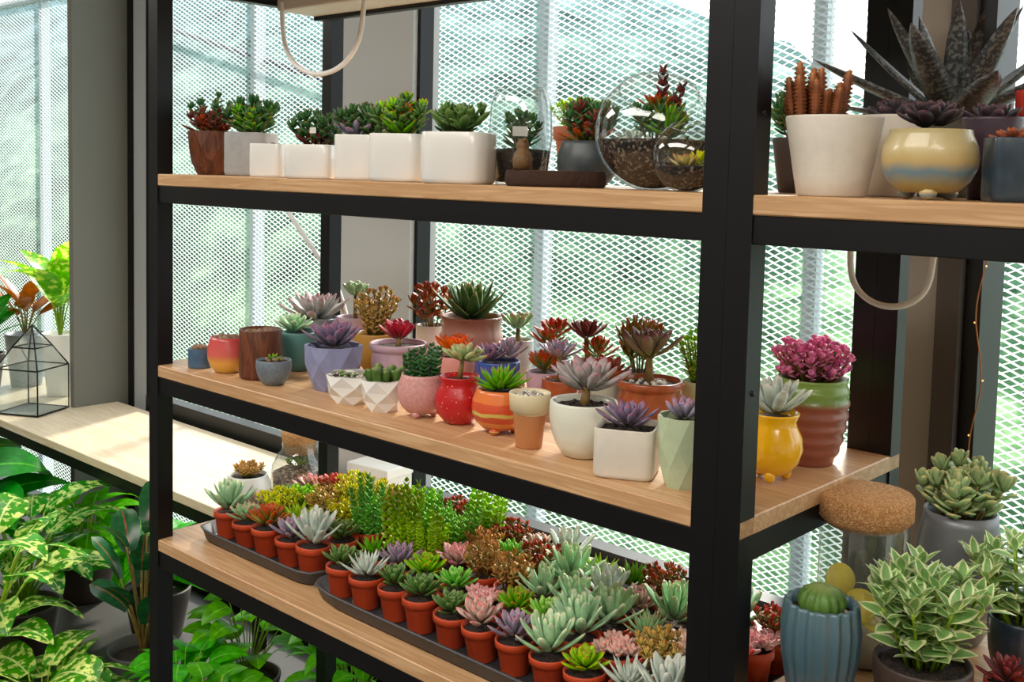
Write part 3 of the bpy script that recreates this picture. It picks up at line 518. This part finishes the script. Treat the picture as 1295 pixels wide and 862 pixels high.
T('potted_sedum',-1.13,1.8,ZM,P('egg',.032,.075,celad),[bu(lm('leaf_sedum_green','#7ca83c','#a0c84c','#b4d060'),.045,.085,stems=20,leafL=.013,per=14,start=.1)])
T('potted_echeveria',-1.60,1.785,ZM,P('egg',.034,.1,white),[sr(L_cel,.03,.046,n=24,e0=25)])
T('potted_echeveria',-1.40,1.79,ZM,P('egg',.036,.08,pinkc),[sr(L_mar,.05,.05,n=24,w=.3,e0=20),ro(L_redg,.045,n=24,c=(.025,0),lift=1)])
T('potted_echeveria',-1.365,1.655,ZM,P('egg',.036,.062,terg),[sr(L_gp,.045,.046,n=26,w=.34,e0=15)])
T('potted_echeveria',-1.50,1.795,ZM,P('egg',.034,.07,greyc),[sr(L_redg,.055,.046,n=26,w=.34,e0=15)])
PK=1.0
# ------------------------------------------------------------------ LOWER SHELF TRAYS
L_pl=lm('leaf_pale_lilac','#9aa48c','#d0c0b4','#e4a8a4')
def small(kind,i):
    mb=MB(); z=pot(mb,'nurs',.038,.062,terra,seg=24)
    if kind=='ros': rosette(mb,[L_green,L_cel,L_gr2,L_jade,L_seaf,L_pink,L_cact,L_gp,L_pl,L_redg][i%10],z,[.054,.058,.052,.06][i%4],n=30,w=[.34,.3,.4][i%3],th=.14,e0=18,e1=80,lift=.5,segs=5)
    elif kind=='spk': rosette(mb,[L_green,L_cel,L_gr2,L_silv][i%4],z,.064,n=30,w=.22,th=.12,e0=22,e1=85,shape='lance',lift=.35,segs=5)
    elif kind=='silv': rosette(mb,[L_silv,L_mint][i%2],z,.082,n=22,w=.28,th=.1,e0=25,e1=82,shape='obl',lift=.35,inner=.65,segs=5)
    elif kind=='col':
        for j in range(8+i%3):
            q=j*GA; r=.03*math.sqrt(j/7); stack(mb,[L_seaf,L_seaf,L_lime][i%3],z,rnd(.09,.14),.019,(r*math.cos(q),r*math.sin(q)),(.15*math.cos(q),.15*math.sin(q)))
    elif kind=='yel': bush(mb,[L_yel,L_lime,L_yel][i%3],L_stg,z,.06,.05,stems=26,leafL=.016,per=8,start=.2)
    elif kind=='ped': bush(mb,[L_ped,L_redg,L_ped][i%3],L_st,z,.052,.058,stems=16,leafL=.018,per=9)
    elif kind=='pachy':
        for j in range(6):
            q=j*GA; r=.034*math.sqrt(j/5); rosette(mb,[L_pink,L_pl][i%2],z+.006,.03,n=18,w=.42,th=.3,shape='bean',c=(r*math.cos(q),r*math.sin(q)),segs=5)
    elif kind=='cro': bush(mb,[L_gr2,L_var][i%2],L_st,z,.055,.07,stems=11,leafL=.028,per=7,lw=.45)
    elif kind=='dark': rosette(mb,L_dk,z,.062,n=44,w=.14,th=.12,e0=15,e1=85,shape='lance',lift=.4,segs=5)
    return mb.mesh('succulent_'+kind+str(i))
SMm={k:[small(k,i) for i in range(n)] for k,n in (('ros',10),('spk',4),('silv',2),('col',3),('yel',3),('ped',3),('pachy',4),('cro',2),('dark',1))}
traym=plain('grey_plastic_tray','#4a4b4f',.45)
def tray(x0,x1,y0,y1):
    cx,cy=(x0+x1)/2,(y0+y1)/2; e=empty('tray_of_potted_succulents',(cx,cy,ZL)); mb=MB(); mb.xf=Matrix.Diagonal(((x1-x0)/2,(y1-y0)/2,1,1))
    lathe(mb,traym,[(0,0),(.93,0),(.96,.004),(.985,.028),(1,.03),(1,.033),(.975,.033),(.945,.006),(0,.005)],64,p=12); mb.obj('tray',parent=e)
    nx=int((x1-x0-.03)/.082); ny=int((y1-y0-.03)/.08)
    for j in range(ny):
        for i in range(nx):
            X=x0+.02+(x1-x0-.04)*(i+.5)/nx; Y=y0+.02+(y1-y0-.04)*(j+.5)/ny; hs=1
            if j==0: kd=['ros','ros','spk','ros','silv','ros'][R_.randrange(6)]
            elif X<-2.17: kd=R_.choice(['ros','ros','spk']); hs=.9
            elif X<-1.98 and j>=2: kd='yel' if (i+j)%4 else 'ped'
            elif X<-1.95: kd=R_.choice(['ros','spk','yel'])
            elif X<-1.62 and j>=2: kd=R_.choice(['col','col','ped','yel']) if j>=3 else R_.choice(['col','ped','col']); hs=rnd(.9,1.1)
            elif X<-1.5 and j>=3: kd=R_.choice(['col','ped','col','ped'])
            elif X<-1.75: kd=R_.choice(['ros','ros','col'])
            elif X>-1.15 and j<=1: kd=R_.choice(['pachy','ped','dark','ros','pachy'])
            elif X>-1.5: kd=R_.choice(['silv','spk','pachy','ros','silv','ros','ped'])
            else: kd=R_.choice(['ros','spk','silv','ros','silv','ros'])
            o=bpy.data.objects.new('pot_'+kd,R_.choice(SMm[kd])); col.objects.link(o); o.parent=e; s=rnd(.95,1.05)
            o.location=(X-cx+rnd(-.003,.003),Y-cy+rnd(-.003,.003),.006); o.rotation_euler=(rnd(-.05,.05),rnd(-.05,.05),rnd(0,6.28)); o.scale=(s,s,s*rnd(.95,1.1)*hs)
tray(-2.27,-1.81,1.365,1.81); tray(-1.795,-.85,1.335,1.81)
# ------------------------------------------------------------------ DESK ITEMS
T('potted_succulent',-2.936,1.966,ZD,P('round',.076,.105,white),[bu(L_ped,.045,.03,stems=12,leafL=.02),ro(L_green,.03,n=20)])
mb=MB(); lathe(mb,GLD,[(0,0),(.075,0),(.09,.015),(.096,.06),(.092,.11),(.07,.15),(.058,.165),(.06,.19)],44); lathe(mb,gravel('jar_soil',['#3a261c','#6a4a34','#8a6a4a','#2a1a12','#b09070'],110),[(0,.004),(.072,.005),(.086,.016),(.091,.08),(.06,.096),(0,.1)],36); lathe(mb,cork,[(.0,.15),(.05,.15),(.062,.215),(.06,.222),(0,.223)],32); bush(mb,L_green,L_st,.096,.05,.04,stems=8,leafL=.02); mb.obj('corked_glass_terrarium_jar',(-2.905,2.15,ZD))
mb=MB(); boxm(mb,plain('white_card','#e8e6e0',.6),-.09,.09,-.06,.06,0,.12,.004); boxm(mb,plain('white_lid','#f2f0ec',.5),-.093,.093,-.063,.063,.09,.123,.003); mb.obj('white_gift_box',(-2.70,2.33,ZD),.1)
def house():
    mb=MB(); r=.115; hw=.2; ha=.385; fr=BLACK
    b=[(r*math.cos(q),r*math.sin(q),.004) for q in [math.pi/4+i*math.pi/2 for i in range(4)]]; b=[(x*1.3,y*1.3,z) for x,y,z in b]
    m_=[(x,y,hw) for x,y,z in b]
    tp=[(x*.55,y*.55,hw+.09) for x,y,z in b]; ap=(0,0,ha)
    E=[]
    for i in range(4): j=(i+1)%4; E+=[(b[i],b[j]),(b[i],m_[i]),(m_[i],m_[j]),(m_[i],tp[i]),(tp[i],tp[j]),(tp[i],ap)]
    for p,q in E: tube(mb,fr,[p,q],.0035,.0035,5)
    for i in range(4):
        j=(i+1)%4
        for A in ([b[i],b[j],m_[j],m_[i]],[m_[i],m_[j],tp[j],tp[i]]): mb.add(A,[(0,1,2,3)],[(0,0)]*4,GLD,False)
        mb.add([tp[i],tp[j],ap],[(0,1,2)],[(0,0)]*3,GLD,False)
    mb.add(b,[(0,1,2,3)],[(0,0)]*4,plain('mirror_base','#5a605c',.3),False); mb.obj('geometric_glass_terrarium',(-4.72,2.04,ZD+.002),.5)
house()
def potbig(name,x,y,z,r,h,m,fn): mb=MB(); s=pot(mb,'taper',r,h,m); fn(mb,s); return mb.obj(name,(x,y,z))
def stalks(mb,m,st,z,n,H,L,w,shape='ovate',spread=.5,e=20,curl=-.8,cup=.15,hv=.4,r=.004,wave=0,a0=0):
    for i in range(n):
        a=a0+i*GA; h=H*(1-hv*(i/n)); sp=spread*h*(.3+.7*i/n); P0=Vector((0,0,z)); P2=Vector((math.cos(a)*sp,math.sin(a)*sp,z+h)); P1=(P0+P2)/2+Vector((0,0,h*.15))
        B=lambda t:P0*(1-t)**2+P1*(2*t*(1-t))+P2*t*t
        tube(mb,st,[B(t/6) for t in range(7)],r,r*.6,6); fleaf(mb,m,P2,a+rnd(-.4,.4),math.radians(e+rnd(-15,20)),L*rnd(.8,1.1),w*rnd(.85,1.1),curl,shape,10,cup,rnd(-.4,.4),wave)
potbig('potted_aglaonema',-4.97,2.28,ZD,.085,.3,white,lambda mb,s:stalks(mb,L_long,L_stg,s,14,.28,.30,.13,spread=.25,e=55,curl=-.9))
potbig('potted_croton',-5.3,2.26,ZD,.1,.26,greyc,lambda mb,s:stalks(mb,L_croton,L_st,s,12,.2,.2,.08,spread=.5,e=50,curl=-.5))
potbig('potted_philodendron',-5.2,2.02,ZD,.09,.2,dkbr,lambda mb,s:stalks(mb,L_mon,L_stg,s,14,.16,.22,.08,spread=.6,e=45,curl=-.7))
# ------------------------------------------------------------------ FLOOR PLANTS
pb=potbig
pb('potted_monstera',-4.25,1.5,FL,.16,.26,dkbr,lambda mb,s: stalks(mb,L_mon,L_stg,s,16,.5,.28,.24,'heart',.7,15,-.9,.08,.5,.006))
pb('potted_dieffenbachia',-3.52,1.36,FL,.13,.24,dkbr,lambda mb,s:stalks(mb,L_dief,L_stg,s,24,.42,.28,.125,'ovate',.75,35,-1.2,.1,.85,.006,.004))
pb('potted_dieffenbachia',-3.85,1.62,FL,.13,.24,dkbr,lambda mb,s:stalks(mb,L_dief,L_stg,s,20,.36,.26,.12,'ovate',.75,35,-1.2,.1,.7,.006,.004,1.5))
pb('potted_rubber_plant',-3.2,1.74,FL,.12,.25,plain('stone_planter','#4a4a46',.8),lambda mb,s:stalks(mb,L_rub,L_st,s,14,.44,.16,.09,'obl',.4,60,-.6,.1,.75,.005))
for x,y,n,H in ((-2.95,1.98,26,.28),(-2.55,2.1,24,.3),(-2.6,1.6,24,.24),(-2.25,1.95,22,.3),(-2.88,1.7,24,.2)):
    pb('potted_pothos',x,y,FL,.11,.16,dkbr,lambda mb,s:stalks(mb,L_fern,L_stg,s,n+6,H,.12,.09,'heart',1.0,25,-1.0,.1,.7,.0025,0,x*9))
pb('potted_calathea',-3.1,1.36,FL,.12,.14,dkbr,lambda mb,s:stalks(mb,L_dief,L_stg,s,26,.2,.2,.12,'obl',1.0,30,-1.0,.1,.7,.004))
for x,y,H in ((-3.75,2.1,.24),(-4.3,2.08,.24)):
    pb('potted_philodendron',x,y,FL,.13,.2,dkbr,lambda mb,s:stalks(mb,L_fern,L_stg,s,24,H,.2,.12,'heart',.8,20,-1.0,.1,.7,.004,0,x*7))
pb('potted_philodendron',-4.85,1.7,FL,.14,.2,dkbr,lambda mb,s:stalks(mb,L_mon,L_stg,s,18,.46,.24,.18,'heart',.6,20,-1.0,.1,.6,.005))
# ------------------------------------------------------------------ RIGHT-HAND LOWER SHELF
mb=MB(); lathe(mb,GLD,[(0,0),(.062,0),(.068,.008),(.068,.21),(.064,.222)],44); lathe(mb,cork,[(0,.212),(.06,.212),(.0735,.226),(.0735,.258),(.071,.262),(0,.262)],40); lathe(mb,plain('jar_pebble','#a89a84',.8,bump=.5),[(0,.004),(.064,.005),(.065,.03),(0,.035)],32)
lemon=plain('dried_lemon_slice','#ecd040',.5,var=.15,bscale=90)
for (x,y,z,ry,rz,s) in ((-.02,-.035,.125,1.3,-.6,.026),(.012,-.03,.09,1.1,-1.2,.027),(-.03,-.02,.08,1.5,-.3,.026),(.02,-.01,.06,.6,.4,.027)):
    mb.xf=Matrix.Translation((x,y,z))@Matrix.Rotation(rz,4,'Z')@Matrix.Rotation(ry,4,'Y'); lathe(mb,lemon,[(0,-.002),(s*.97,-.002),(s,0),(s*.97,.002),(0,.002)],24)
mb.xf=None; mb.obj('cork_lidded_glass_jar',(-.690,1.60,ZR))
PS=1.12
T('potted_jade_plant',-.60,1.765,ZR,P('round',.068,.218,plain('pewter_ceramic','#7a7d82',.35,.2)),[bu(L_jade,.072,.08,stems=16,leafL=.038,per=7,lw=.6,th=.2,shape='obl',start=.3)])
T('potted_ball_cactus',-.664,1.407,ZR,P('tall',.055,.15,ribbl,ribs=18,amp=.045,seg=108),[lambda mb,z:lathe(mb,L_cact,[(.001,0),(.02,0),(.031,.012),(.033,.026),(.028,.038),(.015,.046),(.0001,.048)],72,ribs=14,amp=.06,c=(0,0,z-.01)),pe(PEB,.035,10,.005)])
T('potted_variegated_peperomia',-.535,1.455,ZR,P('bowl',.066,.09,dkbr),[bu(L_var,.082,.112,stems=24,leafL=.043,per=8,lw=.58,flat=True,shape='ovate',start=.2,st=L_stg,e=25,curl=.5,sr=.0022)])
T('potted_variegated_peperomia',-.47,1.66,ZR,P('bowl',.045,.11,navy),[bu(L_var,.085,.1,stems=18,leafL=.042,per=7,lw=.5,flat=True,shape='ovate',start=.25,st=L_stg,e=20,curl=.5,sr=.002)])
T('potted_echeveria',-.443,1.52,ZR,P('nurs',.03,.07,terra),[ro(L_mar,.04,n=26,lift=.5)])
T('potted_aloe',-.42,1.76,ZR,P('taper',.04,.18,dkbr),[ro(L_aloe,.11,n=16,w=.16,th=.08,e0=15,e1=80,shape='lance',lift=.1,inner=.7)])
# ------------------------------------------------------------------ CAMERA
FP=1349.0; EYE=1.65
yaw=math.radians(42.3); pitch=math.radians(4.3); roll=math.radians(1.36)
f0=Vector((-math.sin(yaw),math.cos(yaw),0)); r0=Vector((math.cos(yaw),math.sin(yaw),0)); up=Vector((0,0,1))
f=(f0*math.cos(pitch)-up*math.sin(pitch)); u0=(up*math.cos(pitch)+f0*math.sin(pitch)); r=r0*math.cos(roll)+u0*math.sin(roll); u=u0*math.cos(roll)-r0*math.sin(roll)
cam=bpy.data.cameras.new('camera'); co=bpy.data.objects.new('camera',cam); col.objects.link(co)
co.matrix_world=Matrix((( r.x,u.x,-f.x,0),(r.y,u.y,-f.y,0),(r.z,u.z,-f.z,EYE),(0,0,0,1)))
cam.lens=FP/1295*36; cam.shift_y=-111/1295; bpy.context.scene.camera=co
# ------------------------------------------------------------------ LIGHT
w=bpy.data.worlds.new('sky'); bpy.context.scene.world=w; w.use_nodes=True; bg=w.node_tree.nodes['Background']; bg.inputs[0].default_value=(.92,.97,1,1); bg.inputs[1].default_value=2.9
sd=bpy.data.lights.new('sun','SUN'); sd.energy=10.0; sd.angle=math.radians(6); sd.color=(1,.92,.80); so=bpy.data.objects.new('sun',sd); col.objects.link(so); so.rotation_euler=Vector((-.35,.9,.75)).to_track_quat('Z','Y').to_euler()
def area(n,x,y,z,s,e,c=(1,.94,.87)):
    d=bpy.data.lights.new(n,'AREA'); d.shape='RECTANGLE'; d.size=s[0]; d.size_y=s[1]; d.energy=e; d.color=c; o=bpy.data.objects.new(n,d); col.objects.link(o); o.location=(x,y,z); return o
area('overhead_fill',-1.2,-.6,2.93,(2.4,.9),68); area('overhead_fill',1.2,-.6,2.93,(1.6,.9),42); area('overhead_fill',-4.2,.2,2.93,(2,.8),55)  # unseen area lights added under the ceiling as interior fill
sc=bpy.context.scene; sc.view_settings.view_transform='Standard'; sc.view_settings.exposure=0.12
